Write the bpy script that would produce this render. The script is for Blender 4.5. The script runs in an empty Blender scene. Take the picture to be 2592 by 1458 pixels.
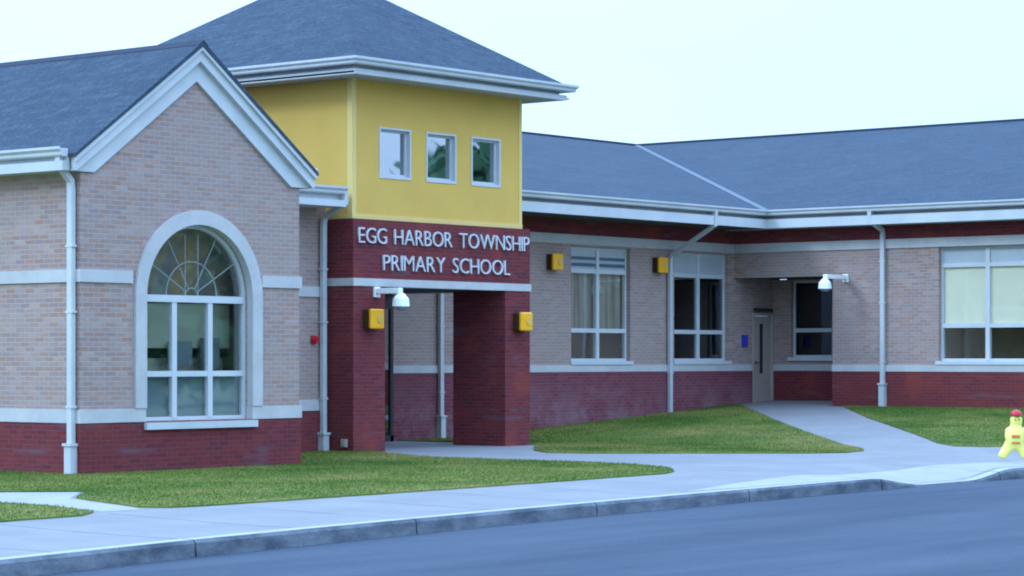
import bpy, bmesh, math, random
import numpy as np
from mathutils import Vector, Matrix
from mathutils.geometry import tessellate_polygon, delaunay_2d_cdt
R = math.radians
random.seed(7); np.random.seed(7)
scene = bpy.context.scene
col = scene.collection

# ------------------------------------------------------------------ camera, sky, sun, exposure
cd = bpy.data.cameras.new('camera'); cam = bpy.data.objects.new('camera', cd); col.objects.link(cam)
cam.location = (0, 0, 1.6); cam.rotation_euler = (R(90), 0, R(39.1 - 90))
cd.sensor_width = 36; cd.lens = 36 * 6400 / 2592; cd.shift_y = 178 / 2592
cd.clip_start = 0.5; cd.clip_end = 3000
scene.camera = cam
SUN_AZ, SUN_EL = R(-62), R(31)            # azimuth measured from +Y towards +X
world = bpy.data.worlds.new('World'); scene.world = world; world.use_nodes = True
wn = world.node_tree; wn.nodes.clear()
sky = wn.nodes.new('ShaderNodeTexSky'); sky.sky_type = 'NISHITA'; sky.sun_disc = False
sky.sun_elevation = SUN_EL; sky.sun_rotation = SUN_AZ; sky.air_density = 1.6; sky.dust_density = 2.5
tc = wn.nodes.new('ShaderNodeTexCoord'); mp = wn.nodes.new('ShaderNodeMapping'); mp.inputs['Scale'].default_value = (1, 1, 3)
nz = wn.nodes.new('ShaderNodeTexNoise'); nz.inputs['Scale'].default_value = 1.6; nz.inputs['Detail'].default_value = 4
cr = wn.nodes.new('ShaderNodeValToRGB')
cr.color_ramp.elements[0].position = .35; cr.color_ramp.elements[0].color = (.45, .73, 1.18, 1)
cr.color_ramp.elements[1].position = .68; cr.color_ramp.elements[1].color = (.54, .78, 1.2, 1)
vm = wn.nodes.new('ShaderNodeVectorMath'); vm.operation = 'SCALE'; vm.inputs['Scale'].default_value = 20.5
mx = wn.nodes.new('ShaderNodeMix'); mx.data_type = 'RGBA'; mx.inputs[0].default_value = .92
bg = wn.nodes.new('ShaderNodeBackground'); bg.inputs['Strength'].default_value = .095
wo = wn.nodes.new('ShaderNodeOutputWorld')
L = wn.links.new
L(tc.outputs['Generated'], mp.inputs[0]); L(mp.outputs[0], nz.inputs['Vector']); L(nz.outputs['Fac'], cr.inputs[0])
L(cr.outputs[0], vm.inputs[0])
sz = wn.nodes.new('ShaderNodeSeparateXYZ'); zr = wn.nodes.new('ShaderNodeMapRange')      # overcast sky: zenith brighter than horizon
zr.inputs['From Min'].default_value = .12; zr.inputs['From Max'].default_value = 1; zr.inputs['To Min'].default_value = 20.5; zr.inputs['To Max'].default_value = 50
L(tc.outputs['Generated'], sz.inputs[0]); L(sz.outputs[2], zr.inputs['Value']); L(zr.outputs[0], vm.inputs['Scale'])
L(sky.outputs[0], mx.inputs[6]); L(vm.outputs[0], mx.inputs[7])
L(mx.outputs[2], bg.inputs[0]); L(bg.outputs[0], wo.inputs[0])
sd = bpy.data.lights.new('sun', 'SUN'); sun = bpy.data.objects.new('sun', sd); col.objects.link(sun)
sd.energy = 1.5; sd.angle = R(14); sd.color = (.60, .80, 1.0)
sv = Vector((math.sin(SUN_AZ) * math.cos(SUN_EL), math.cos(SUN_AZ) * math.cos(SUN_EL), math.sin(SUN_EL)))
sun.rotation_euler = sv.to_track_quat('Z', 'Y').to_euler(); sun.location = sv * 60
scene.view_settings.view_transform = 'Standard'; scene.view_settings.look = 'None'
scene.view_settings.exposure = -0.12; scene.view_settings.gamma = 1
scene.render.engine = 'CYCLES'
scene.cycles.max_bounces = 8; scene.cycles.transparent_max_bounces = 16
scene.cycles.filter_width = 2.0

# ------------------------------------------------------------------ materials
def mat(name, c, rough=.8, c2=None, scale=3.0, bump=0.0, bscale=None, spec=.3, metal=0, detail=6, stretch=(1, 1, 1), lo=.35, hi=.65):
    m = bpy.data.materials.new(name); m.use_nodes = True; t = m.node_tree; n = t.nodes; p = n['Principled BSDF']
    p.inputs['Roughness'].default_value = rough; p.inputs['Specular IOR Level'].default_value = spec
    p.inputs['Metallic'].default_value = metal
    c2 = c2 or tuple(x * .86 for x in c)
    g = n.new('ShaderNodeNewGeometry'); mp = n.new('ShaderNodeMapping'); mp.inputs['Scale'].default_value = stretch
    t.links.new(g.outputs['Position'], mp.inputs[0])
    nz = n.new('ShaderNodeTexNoise'); nz.inputs['Scale'].default_value = scale; nz.inputs['Detail'].default_value = detail
    nz.inputs['Roughness'].default_value = .65
    t.links.new(mp.outputs[0], nz.inputs['Vector'])
    r = n.new('ShaderNodeValToRGB'); r.color_ramp.elements[0].position = lo; r.color_ramp.elements[1].position = hi
    r.color_ramp.elements[0].color = (*c2, 1); r.color_ramp.elements[1].color = (*c, 1)
    t.links.new(nz.outputs['Fac'], r.inputs[0]); t.links.new(r.outputs[0], p.inputs['Base Color'])
    if bump:
        b = n.new('ShaderNodeBump'); b.inputs['Strength'].default_value = bump; b.inputs['Distance'].default_value = .02
        nb = n.new('ShaderNodeTexNoise'); nb.inputs['Scale'].default_value = bscale or scale * 8; nb.inputs['Detail'].default_value = 4
        t.links.new(g.outputs['Position'], nb.inputs['Vector'])
        t.links.new(nb.outputs['Fac'], b.inputs['Height']); t.links.new(b.outputs[0], p.inputs['Normal'])
    m['ramp'] = r.name
    return m

def mixc(t, a, b, fac, typ='MIX'):
    x = t.nodes.new('ShaderNodeMix'); x.data_type = 'RGBA'; x.blend_type = typ
    for s, v in ((0, fac), (6, a), (7, b)):
        if hasattr(v, 'links') or isinstance(v, bpy.types.NodeSocket): t.links.new(v, x.inputs[s])
        elif s == 0: x.inputs[s].default_value = v
        else: x.inputs[s].default_value = (*v, 1)
    return x.outputs[2]

def noise(t, vec, scale, detail=3, rough=.6, st=None):
    if st:
        mp = t.nodes.new('ShaderNodeMapping'); mp.inputs['Scale'].default_value = st; t.links.new(vec, mp.inputs[0]); vec = mp.outputs[0]
    z = t.nodes.new('ShaderNodeTexNoise'); z.inputs['Scale'].default_value = scale; z.inputs['Detail'].default_value = detail
    z.inputs['Roughness'].default_value = rough; t.links.new(vec, z.inputs['Vector']); return z.outputs['Fac']

def ramp(t, fac, stops):
    r = t.nodes.new('ShaderNodeValToRGB'); e = r.color_ramp.elements
    while len(e) < len(stops): e.new(.5)
    for i, (p, c) in enumerate(stops): e[i].position = p; e[i].color = (*c, 1)
    t.links.new(fac, r.inputs[0]); return r.outputs[0]

def brick(name, c1, c2, c3, mortar, bw=.203, bh=.0677, stain=None, stain_z=None, accent=None):
    m = bpy.data.materials.new(name); m.use_nodes = True; t = m.node_tree; n = t.nodes; p = n['Principled BSDF']
    p.inputs['Roughness'].default_value = .88; p.inputs['Specular IOR Level'].default_value = .2
    g = n.new('ShaderNodeNewGeometry'); s = n.new('ShaderNodeSeparateXYZ'); t.links.new(g.outputs['Position'], s.inputs[0])
    a = n.new('ShaderNodeMath'); a.operation = 'ADD'; t.links.new(s.outputs[0], a.inputs[0]); t.links.new(s.outputs[1], a.inputs[1])
    c = n.new('ShaderNodeCombineXYZ'); t.links.new(a.outputs[0], c.inputs[0]); t.links.new(s.outputs[2], c.inputs[1])
    b = n.new('ShaderNodeTexBrick'); t.links.new(c.outputs[0], b.inputs['Vector'])
    b.inputs['Scale'].default_value = 1; b.inputs['Brick Width'].default_value = bw; b.inputs['Row Height'].default_value = bh
    b.inputs['Mortar Size'].default_value = .008; b.inputs['Mortar Smooth'].default_value = .3; b.inputs['Bias'].default_value = -.1
    # one flat tone per brick: two brick lookups plus blocky noise at brick pitch
    b.inputs['Color1'].default_value = (0, 0, 0, 1); b.inputs['Color2'].default_value = (1, 1, 1, 1); b.inputs['Mortar'].default_value = (.5, .5, .5, 1)
    tone = ramp(t, b.outputs['Color'], [(0, c1), (.45, c2), (.8, c3), (1, tuple(x * .75 for x in c2))])
    nb = noise(t, c.outputs[0], 1.0, 2, .5, (3.1, 9.5, 1))
    tone = mixc(t, tone, c3, ramp(t, nb, [(.50, (0, 0, 0)), (.68, (.6, .6, .6))]))
    nb2 = noise(t, c.outputs[0], 1.0, 3, .5, (1.7, 5.2, 1))
    tone = mixc(t, tone, c1, ramp(t, nb2, [(.53, (0, 0, 0)), (.66, (.6, .6, .6))]))
    big = noise(t, g.outputs['Position'], .55, 4, .6)
    tone = mixc(t, tone, tuple(x * .8 for x in c2), ramp(t, big, [(.42, (0, 0, 0)), (.66, (.75, .75, .75))]))
    if accent:
        na = noise(t, c.outputs[0], 1.0, 2, .5, (.9, 4.5, 1)); tone = mixc(t, tone, accent[0], ramp(t, na, [(.60, (0, 0, 0)), (.70, (.4, .4, .4))]))
        na = noise(t, g.outputs['Position'], 1.3, 2, .5); tone = mixc(t, tone, accent[1], ramp(t, na, [(.58, (0, 0, 0)), (.70, (.5, .5, .5))]))
    final = mixc(t, tone, mortar, b.outputs['Fac'])
    if stain:
        mr = n.new('ShaderNodeMapRange'); mr.inputs['From Min'].default_value = stain_z[1]; mr.inputs['From Max'].default_value = stain_z[0]
        t.links.new(s.outputs[2], mr.inputs['Value'])
        k = noise(t, g.outputs['Position'], 1.4, 6, .7)
        kk = n.new('ShaderNodeMath'); kk.operation = 'MULTIPLY'; t.links.new(mr.outputs[0], kk.inputs[0])
        t.links.new(ramp(t, k, [(.40, (0, 0, 0)), (.66, (.55, .55, .55))]), kk.inputs[1])
        final = mixc(t, final, stain, kk.outputs[0])
    t.links.new(final, p.inputs['Base Color'])
    bp = n.new('ShaderNodeBump'); bp.inputs['Strength'].default_value = .5; bp.inputs['Distance'].default_value = .008; bp.invert = True
    t.links.new(b.outputs['Fac'], bp.inputs['Height']); t.links.new(bp.outputs[0], p.inputs['Normal'])
    return m

def shingle(name, axis):
    m = bpy.data.materials.new(name); m.use_nodes = True; t = m.node_tree; n = t.nodes; p = n['Principled BSDF']
    p.inputs['Roughness'].default_value = .92; p.inputs['Specular IOR Level'].default_value = .15
    g = n.new('ShaderNodeNewGeometry'); s = n.new('ShaderNodeSeparateXYZ'); t.links.new(g.outputs['Position'], s.inputs[0])
    a = n.new('ShaderNodeMath'); a.operation = 'ADD'; t.links.new(s.outputs[0], a.inputs[0]); t.links.new(s.outputs[1], a.inputs[1])
    c = n.new('ShaderNodeCombineXYZ'); t.links.new(a.outputs[0], c.inputs[0]); t.links.new(s.outputs[2], c.inputs[1])
    b = n.new('ShaderNodeTexBrick'); t.links.new(c.outputs[0], b.inputs['Vector'])
    b.inputs['Scale'].default_value = 1; b.inputs['Brick Width'].default_value = .34; b.inputs['Row Height'].default_value = axis
    b.inputs['Mortar Size'].default_value = .006; b.inputs['Bias'].default_value = 0
    b.inputs['Color1'].default_value = (.034, .050, .068, 1); b.inputs['Color2'].default_value = (.056, .080, .106, 1); b.inputs['Mortar'].default_value = (.030, .048, .075, 1)
    nn = noise(t, g.outputs['Position'], 26, 3, .7)
    f = mixc(t, b.outputs['Color'], (.10, .13, .165), ramp(t, nn, [(.45, (0, 0, 0)), (.72, (.7, .7, .7))]))
    f = mixc(t, f, (.028, .048, .078), ramp(t, noise(t, g.outputs['Position'], 8, 4, .8), [(.42, (0, 0, 0)), (.66, (.8, .8, .8))]))
    f = mixc(t, f, (.062, .09, .125), ramp(t, noise(t, g.outputs['Position'], .5, 3, .5), [(.4, (0, 0, 0)), (.75, (.25, .25, .25))]))
    t.links.new(f, p.inputs['Base Color'])
    bp = n.new('ShaderNodeBump'); bp.inputs['Strength'].default_value = .6; bp.inputs['Distance'].default_value = .01
    t.links.new(nn, bp.inputs['Height']); t.links.new(bp.outputs[0], p.inputs['Normal'])
    return m

def glass(name, refl, tint):
    m = bpy.data.materials.new(name); m.use_nodes = True; t = m.node_tree; n = t.nodes; n.remove(n['Principled BSDF'])
    tr = n.new('ShaderNodeBsdfTransparent'); tr.inputs[0].default_value = (*tint, 1)
    gl = n.new('ShaderNodeBsdfGlossy'); gl.inputs['Roughness'].default_value = .02; gl.inputs[0].default_value = (.95, .97, 1, 1)
    g = n.new('ShaderNodeNewGeometry')
    bp = n.new('ShaderNodeBump'); bp.inputs['Strength'].default_value = .05; bp.inputs['Distance'].default_value = .05
    t.links.new(noise(t, g.outputs['Position'], 1.1, 1), bp.inputs['Height']); t.links.new(bp.outputs[0], gl.inputs['Normal'])
    x = n.new('ShaderNodeMixShader'); x.inputs[0].default_value = refl
    t.links.new(tr.outputs[0], x.inputs[1]); t.links.new(gl.outputs[0], x.inputs[2]); t.links.new(x.outputs[0], n['Material Output'].inputs[0])
    return m

M = {}
M['tan'] = brick('tan_brick', (.29, .21, .20), (.41, .305, .265), (.35, .195, .145), (.385, .325, .31))
M['red'] = brick('red_brick', (.155, .024, .033), (.21, .038, .036), (.105, .027, .038), (.15, .052, .062), accent=((.13, .12, .15), (.30, .05, .03)))
M['red_stained'] = brick('red_brick_with_lime', (.18, .035, .05), (.22, .055, .07), (.13, .04, .06), (.19, .085, .105), stain=(.32, .25, .28), stain_z=(.1, 1.25))
M['stone'] = mat('cast_stone', (.51, .50, .49), .85, (.43, .425, .42), 2.2, .15)
M['white'] = mat('white_painted_metal', (.55, .57, .575), .4, (.46, .49, .505), 1.3, spec=.45)
M['frame'] = mat('white_window_frame', (.56, .58, .59), .42, (.50, .53, .54), 2, spec=.4)
M['yellow'] = mat('yellow_stucco', (.70, .44, .10), .9, (.65, .40, .09), 1.2, .2, 60)
M['yellow_trim'] = mat('pale_yellow_trim', (.76, .56, .19), .6, (.72, .53, .18), 2)
M['roof'] = shingle('grey_shingle', .085)
M['roof_low'] = shingle('grey_shingle_low_pitch', .035)
M['flash'] = mat('valley_metal', (.105, .14, .18), .7, (.09, .12, .155), 4)
M['darkmetal'] = mat('dark_bronze_metal', (.035, .03, .035), .5, spec=.4)
M['door'] = mat('grey_door_paint', (.40, .34, .29), .5, (.35, .30, .26), 2)
M['panel'] = mat('pale_header_panel', (.42, .46, .48), .5, (.38, .42, .44), 2)
M['blind'] = mat('cream_blind', (.90, .86, .66), .8, (.84, .80, .60), 1.5)
M['greyblind'] = mat('grey_blue_blind', (.34, .38, .38), .9, (.28, .32, .32), 2)
M['curtain'] = mat('grey_green_curtain', (.33, .31, .22), .9, (.15, .15, .12), 9, stretch=(1, 1, .02), lo=.42, hi=.58)
M['room'] = mat('interior_plaster', (.80, .72, .52), .9, (.66, .60, .45), 1)
M['roomdark'] = mat('dark_interior', (.34, .32, .26), .9)
M['roomglow_tint'] = mat('lamplit_ceiling_tint', (.72, .40, .18), .7, (.38, .27, .28), 1.8, lo=.4, hi=.6)  # glow of a lamplit ceiling put into the base colour
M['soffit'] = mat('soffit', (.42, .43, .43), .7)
M['shade_soffit'] = mat('soffit_painted_shade', (.07, .06, .06), .8)  # soffit with the shade of porches and deep eave put into its colour
M['concrete'] = mat('sidewalk_concrete', (.24, .24, .245), .88, (.20, .20, .21), .9, .15, 30)
M['concrete_new'] = mat('pale_concrete', (.34, .34, .33), .85, (.29, .29, .285), 1.5, .1, 30)
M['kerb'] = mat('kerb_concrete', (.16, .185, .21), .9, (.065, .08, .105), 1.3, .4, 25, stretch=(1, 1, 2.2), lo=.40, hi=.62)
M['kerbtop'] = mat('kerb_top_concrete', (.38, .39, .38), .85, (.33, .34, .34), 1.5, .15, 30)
M['soil'] = mat('soil_ground', (.16, .17, .07), .95, (.10, .11, .05), .3, .3, 8)
M['lampyellow'] = mat('yellow_plastic', (.93, .44, .006), .35, (.88, .40, .006), 5, spec=.5)
M['lamplens'] = mat('pale_lens', (.75, .45, .08), .3, spec=.5)
M['camwhite'] = mat('glossy_white_plastic', (.92, .95, .92), .3, (.88, .92, .9), 6, spec=.5)
M['redpaint'] = mat('red_enamel', (.55, .012, .03), .35, spec=.5)
M['blue'] = mat('blue_sign_face', (.04, .05, .42), .5)
M['letters'] = mat('white_letters', (.60, .60, .62), .55)
M['figyellow'] = mat('yellow_moulded_plastic', (.93, .84, .18), .4, (.90, .80, .20), 8, spec=.45)
M['figorange'] = mat('orange_stripe', (.62, .22, .06), .5)
M['bark'] = mat('bark', (.12, .09, .07), .9, bump=.5)
M['leaf'] = mat('leaf_green', (.09, .21, .12), .6, (.07, .165, .095), .8)
M['g_blind'] = glass('thin_window_glass', .10, (.97, .98, .97))
M['g_black'] = glass('unlit_window_glass', .05, (.4, .45, .5))
M['g_reflect'] = glass('sky_reflecting_glass', .40, (.35, .50, .50))
M['g_clear'] = glass('clear_window_glass', .12, (.85, .90, .90))
M['g_dark'] = glass('dark_window_glass', .20, (.6, .66, .7))

# asphalt with long streaks along the road
m = bpy.data.materials.new('asphalt'); m.use_nodes = True; t = m.node_tree; p = t.nodes['Principled BSDF']
p.inputs['Roughness'].default_value = .9; p.inputs['Specular IOR Level'].default_value = .12
g = t.nodes.new('ShaderNodeNewGeometry')
base = ramp(t, noise(t, g.outputs['Position'], 1, 5, .6, (.12, .9, 1)), [(.35, (.042, .058, .086)), (.65, (.068, .088, .120))])
base = mixc(t, base, (.12, .145, .175), ramp(t, noise(t, g.outputs['Position'], 55, 3, .8), [(.5, (0, 0, 0)), (.75, (.5, .5, .5))]))
base = mixc(t, base, (.04, .055, .085), ramp(t, noise(t, g.outputs['Position'], 22, 4, .85), [(.5, (0, 0, 0)), (.7, (.6, .6, .6))]))
base = mixc(t, base, (.045, .062, .09), ramp(t, noise(t, g.outputs['Position'], 1, 4, .7, (.35, .5, 1)), [(.5, (0, 0, 0)), (.72, (.5, .5, .5))]))
t.links.new(base, p.inputs['Base Color'])
bp = t.nodes.new('ShaderNodeBump'); bp.inputs['Strength'].default_value = .35; bp.inputs['Distance'].default_value = .01
t.links.new(noise(t, g.outputs['Position'], 60, 3), bp.inputs['Height']); t.links.new(bp.outputs[0], p.inputs['Normal'])
M['asphalt'] = m
def grassmat(name, k):
    m = bpy.data.materials.new(name); m.use_nodes = True; t = m.node_tree; p = t.nodes['Principled BSDF']
    p.inputs['Roughness'].default_value = .85; p.inputs['Specular IOR Level'].default_value = .15
    g = t.nodes.new('ShaderNodeNewGeometry')
    f = ramp(t, noise(t, g.outputs['Position'], .38, 4, .6), [(.40, tuple(k * x for x in (.090, .165, .024))), (.52, tuple(k * x for x in (.175, .225, .042))), (.68, tuple(k * x for x in (.31, .275, .085)))])
    f = mixc(t, f, tuple(k * x for x in (.27, .235, .11)), ramp(t, noise(t, g.outputs['Position'], 2.2, 5, .75), [(.5, (0, 0, 0)), (.72, (.65, .65, .65))]))
    f = mixc(t, f, tuple(k * x for x in (.07, .125, .028)), ramp(t, noise(t, g.outputs['Position'], 6, 4, .7), [(.5, (0, 0, 0)), (.72, (.4, .4, .4))]))
    t.links.new(f, p.inputs['Base Color']); return m
M['lawn'] = grassmat('lawn_turf', .74); M['grass'] = grassmat('grass_blades', .80)

# ------------------------------------------------------------------ helpers
def tag(o, label=None, cat=None, group=None, kind=None):
    if label: o['label'] = label
    if cat: o['category'] = cat
    if group: o['group'] = group
    if kind: o['kind'] = kind
    return o
def empty(name, loc, label=None, cat=None, group=None):
    o = bpy.data.objects.new(name, None); col.objects.link(o); o.location = loc; o.empty_display_size = .3
    return tag(o, label, cat, group)
def rootloc(o):
    while o.parent: o = o.parent
    return o.location.copy()

class MB:
    def __init__(s): s.v = []; s.f = []; s.mi = []
    def add(s, vs, fs, mi=0):
        n = len(s.v); s.v += [tuple(v) for v in vs]; s.f += [tuple(n + i for i in f) for f in fs]; s.mi += [mi] * len(fs); return s
    def box(s, x0, x1, y0, y1, z0, z1, mi=0):
        v = [(x, y, z) for x in (x0, x1) for y in (y0, y1) for z in (z0, z1)]
        return s.add(v, [(0, 1, 3, 2), (4, 6, 7, 5), (0, 4, 5, 1), (2, 3, 7, 6), (0, 2, 6, 4), (1, 5, 7, 3)], mi)
    def slab(s, axis, p0, th, outer, holes=(), mi=0):
        # polygon with holes in the (a, z) plane, extruded from p0 to p0 + th along the axis
        loops = [list(outer)] + [list(h) for h in holes]
        pts = [q for l in loops for q in l]
        tris = tessellate_polygon([[Vector((a, b, 0)) for a, b in l] for l in loops])
        def P(q, d): return (q[0], d, q[1]) if axis == 'Y' else ((d, q[0], q[1]) if axis == 'X' else (q[0], q[1], d))
        n = len(pts); v = [P(q, p0) for q in pts] + [P(q, p0 + th) for q in pts]
        f = [tuple(t_) for t_ in tris] + [tuple(n + i for i in reversed(t_)) for t_ in tris]
        k = 0
        for l in loops:
            m_ = len(l)
            for i in range(m_): f.append((k + i, k + (i + 1) % m_, n + k + (i + 1) % m_, n + k + i))
            k += m_
        return s.add(v, f, mi)
    def plate(s, pts, th, mi=0):
        n = len(pts); v = [tuple(q) for q in pts] + [(q[0], q[1], q[2] - th) for q in pts]
        f = [tuple(range(n)), tuple(range(2 * n - 1, n - 1, -1))] + [(i, (i + 1) % n, n + (i + 1) % n, n + i) for i in range(n)]
        return s.add(v, f, mi)
    def sweep(s, path, w, d, wdir, mi=0):
        # rectangular section swept along a path; wdir = the fixed width direction
        path = [Vector(q) for q in path]; W = Vector(wdir).normalized(); rings = []
        for i, q in enumerate(path):
            t_ = (path[min(i + 1, len(path) - 1)] - path[max(i - 1, 0)]).normalized(); D = t_.cross(W).normalized()
            rings.append([q + W * a * w / 2 + D * b * d / 2 for a, b in ((-1, -1), (1, -1), (1, 1), (-1, 1))])
        n = len(rings); v = [q for r in rings for q in r]; f = [(3, 2, 1, 0), tuple(4 * (n - 1) + i for i in range(4))]
        for i in range(n - 1):
            for k in range(4): f.append((4 * i + k, 4 * i + (k + 1) % 4, 4 * i + 4 + (k + 1) % 4, 4 * i + 4 + k))
        return s.add(v, f, mi)
    def cyl(s, c, r, h, axis='Z', n=24, r2=None, mi=0):
        r2 = r if r2 is None else r2; v = []
        for k, rr in ((0, r), (1, r2)):
            for i in range(n):
                a = 2 * math.pi * i / n; x, y = rr * math.cos(a), rr * math.sin(a)
                q = {'Z': (x, y, k * h), 'Y': (x, k * h, y), 'X': (k * h, x, y)}[axis]
                v.append((c[0] + q[0], c[1] + q[1], c[2] + q[2]))
        return s.add(v, [tuple(range(n - 1, -1, -1)), tuple(range(n, 2 * n))] + [(i, (i + 1) % n, n + (i + 1) % n, n + i) for i in range(n)], mi)
    def dome(s, c, r, sz=1.0, up=1, n=24, m_=8, mi=0):
        v = []; f = []
        for j in range(m_ + 1):
            a = math.pi / 2 * j / m_
            for i in range(n):
                b = 2 * math.pi * i / n; v.append((c[0] + r * math.cos(a) * math.cos(b), c[1] + r * math.cos(a) * math.sin(b), c[2] + up * sz * r * math.sin(a)))
        for j in range(m_):
            for i in range(n): f.append((j * n + i, j * n + (i + 1) % n, (j + 1) * n + (i + 1) % n, (j + 1) * n + i))
        f.append(tuple(range(n - 1, -1, -1)))
        return s.add(v, f, mi)
    def build(s, name, mats, parent=None, smooth=False, bevel=0, **kw):
        me = bpy.data.meshes.new(name); off = rootloc(parent) if parent else Vector((0, 0, 0))
        me.from_pydata([(v[0] - off.x, v[1] - off.y, v[2] - off.z) for v in s.v], [], s.f)
        bm = bmesh.new(); bm.from_mesh(me)
        if bevel: bmesh.ops.remove_doubles(bm, verts=bm.verts, dist=1e-5)
        bmesh.ops.recalc_face_normals(bm, faces=bm.faces)
        bm.to_mesh(me); bm.free()
        for m_ in (mats if isinstance(mats, (list, tuple)) else [mats]): me.materials.append(M[m_] if isinstance(m_, str) else m_)
        if not bevel: me.polygons.foreach_set('material_index', s.mi)
        if smooth:
            me.polygons.foreach_set('use_smooth', [True] * len(me.polygons))
            me.set_sharp_from_angle(angle=R(40))
        o = bpy.data.objects.new(name, me); col.objects.link(o)
        if parent: o.parent = parent
        if bevel:
            b = o.modifiers.new('bevel', 'BEVEL'); b.width = bevel; b.segments = 2; b.limit_method = 'ANGLE'
        return tag(o, **kw)

def copy_tree(o, parent=None):
    c = o.copy(); col.objects.link(c)
    if parent: c.parent = parent
    for ch in list(o.children): copy_tree(ch, c)
    return c

# ------------------------------------------------------------------ ground shape
def ss(a, b, x):
    t = np.clip((x - a) / (b - a), 0, 1); return t * t * (3 - 2 * t)
def kerb_y(x):
    xs = [-60, -20, 0, 13.35, 16, 18.4, 21, 23.15, 26, 28.65, 30.6, 34, 40, 90]
    ys = [3, 10, 13.7, 16.25, 16.72, 17.02, 17.3, 17.50, 17.72, 17.88, 17.95, 18.02, 18.05, 18.05]
    return np.interp(x, xs, ys)
def hgt(x, y):
    x = np.asarray(x, float); y = np.asarray(y, float)
    r = x - 38.5; r = .5 * (r + np.sqrt(r * r + .6))
    g_ = .056 * np.minimum(r, 13) * ss(19.5, 24, y) - .05 * ss(21, 17.5, y)
    ramp_ = ss(29.8, 31.3, x) * (1 - ss(32.7, 34.1, x))
    return g_ - .135 * ramp_ * ss(20.0, kerb_y(x) + .1, y)
ROAD_Z = -.205

def sheet(name, xs, yrows, zf, m_, **kw):
    # grid: xs list; yrows(x) -> list of y
    cols_ = [yrows(x) for x in xs]; nx, ny = len(xs), len(cols_[0])
    mb = MB(); v = [(x, y, float(zf(x, y))) for x, c in zip(xs, cols_) for y in c]
    f = [(i * ny + j, (i + 1) * ny + j, (i + 1) * ny + j + 1, i * ny + j + 1) for i in range(nx - 1) for j in range(ny - 1)]
    mb.add(v, f); o = mb.build(name, m_, smooth=True, kind='structure', **kw); return o

mb = MB(); mb.add([(-700, -700, -.32), (900, -700, -.32), (900, 900, -.32), (-700, 900, -.32)], [(0, 1, 2, 3)])
mb.build('ground', 'soil', kind='structure')
xs = list(np.arange(-60, 90.01, 2.0))
sheet('road', xs, lambda x: [kerb_y(x) - 14.5, kerb_y(x) - 7, kerb_y(x) + .05], lambda x, y: ROAD_Z + .0, 'asphalt')
xs = list(np.arange(-20, 60.01, .4))
sheet('sidewalk', xs, lambda x: list(np.concatenate([np.linspace(kerb_y(x) + .16, 20, 9), np.linspace(20.4, 36, 27)])), lambda x, y: hgt(x, y), 'concrete')
# kerb: one run of cast lengths with open joints between them
mb = MB(); joints = [16.0 + 3.52 * k for k in range(-10, 12)]
prof_x = list(np.arange(-20, 60, .25))
for a, b in zip(joints[:-1], joints[1:]):
    xx = np.linspace(a + .014, b - .014, 15)
    rings = []
    for x in xx:
        y = float(kerb_y(x)); z = float(hgt(x, y + .1)) ; zt = max(z, ROAD_Z + .012)
        rings.append([(x, y - .03, ROAD_Z - .12), (x, y - .012, zt - .03), (x, y + .016, zt + .004), (x, y + .165, zt + .005), (x, y + .17, ROAD_Z - .12)])
    n = len(rings); base_ = [q for r in rings for q in r]
    f = [tuple(range(5)), tuple(range(5 * n - 1, 5 * n - 6, -1))]; mi = [0, 0]
    st = len(mb.v)
    for i in range(n - 1):
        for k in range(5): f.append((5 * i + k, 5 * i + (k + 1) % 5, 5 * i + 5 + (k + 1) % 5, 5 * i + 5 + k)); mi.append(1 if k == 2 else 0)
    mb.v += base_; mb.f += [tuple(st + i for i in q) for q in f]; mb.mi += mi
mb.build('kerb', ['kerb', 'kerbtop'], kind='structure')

def smooth_poly(pts, it=1):
    for _ in range(it):
        o = []
        for i in range(len(pts)):
            a, b = Vector(pts[i]), Vector(pts[(i + 1) % len(pts)])
            if (b - a).length > .5: o += [tuple(a.lerp(b, .25)), tuple(a.lerp(b, .75))]
            else: o += [tuple(a)]
        pts = o
    return pts
def inside(px, py, poly):
    n = len(poly); r = np.zeros(px.shape, bool); j = n - 1
    for i in range(n):
        xi, yi = poly[i]; xj, yj = poly[j]
        c = ((yi > py) != (yj > py)) & (px < (xj - xi) * (py - yi) / (yj - yi + 1e-12) + xi)
        r ^= c; j = i
    return r
def patch(name, poly, m_, lift, rough_edge=0.0, step=.35, kind='structure', **kw):
    # outline resampled finely; a raised sheet with a skirt
    out = []
    for i in range(len(poly)):
        a, b = Vector(poly[i]), Vector(poly[(i + 1) % len(poly)]); k = max(1, int((b - a).length / .12))
        for j in range(k):
            q = a.lerp(b, j / k)
            if rough_edge: q = q + Vector((random.uniform(-1, 1), random.uniform(-1, 1))) * rough_edge
            out.append(q)
    xs_ = np.array([q.x for q in out]); ys_ = np.array([q.y for q in out])
    gx, gy = np.meshgrid(np.arange(xs_.min(), xs_.max(), step), np.arange(ys_.min(), ys_.max(), step)); gx = gx.ravel(); gy = gy.ravel()
    P = [(q.x, q.y) for q in out]; ok = inside(gx, gy, P)
    pts = [Vector(p_) for p_ in P] + [Vector((a, b)) for a, b in zip(gx[ok], gy[ok])]
    n = len(P)
    vs, es, fs, *_ = delaunay_2d_cdt(pts, [(i, (i + 1) % n) for i in range(n)], [list(range(n))], 1, 1e-4)
    mb = MB(); v3 = [(q.x, q.y, float(hgt(q.x, q.y)) + lift) for q in vs]
    mb.add(v3, [tuple(f_) for f_ in fs])
    sk = [(p_[0], p_[1], float(hgt(*p_)) + lift) for p_ in P] + [(p_[0], p_[1], float(hgt(*p_)) - .05) for p_ in P]
    mb.add(sk, [(i, (i + 1) % n, n + (i + 1) % n, n + i) for i in range(n)])
    return mb.build(name, m_, kind=kind, **kw), P

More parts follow.
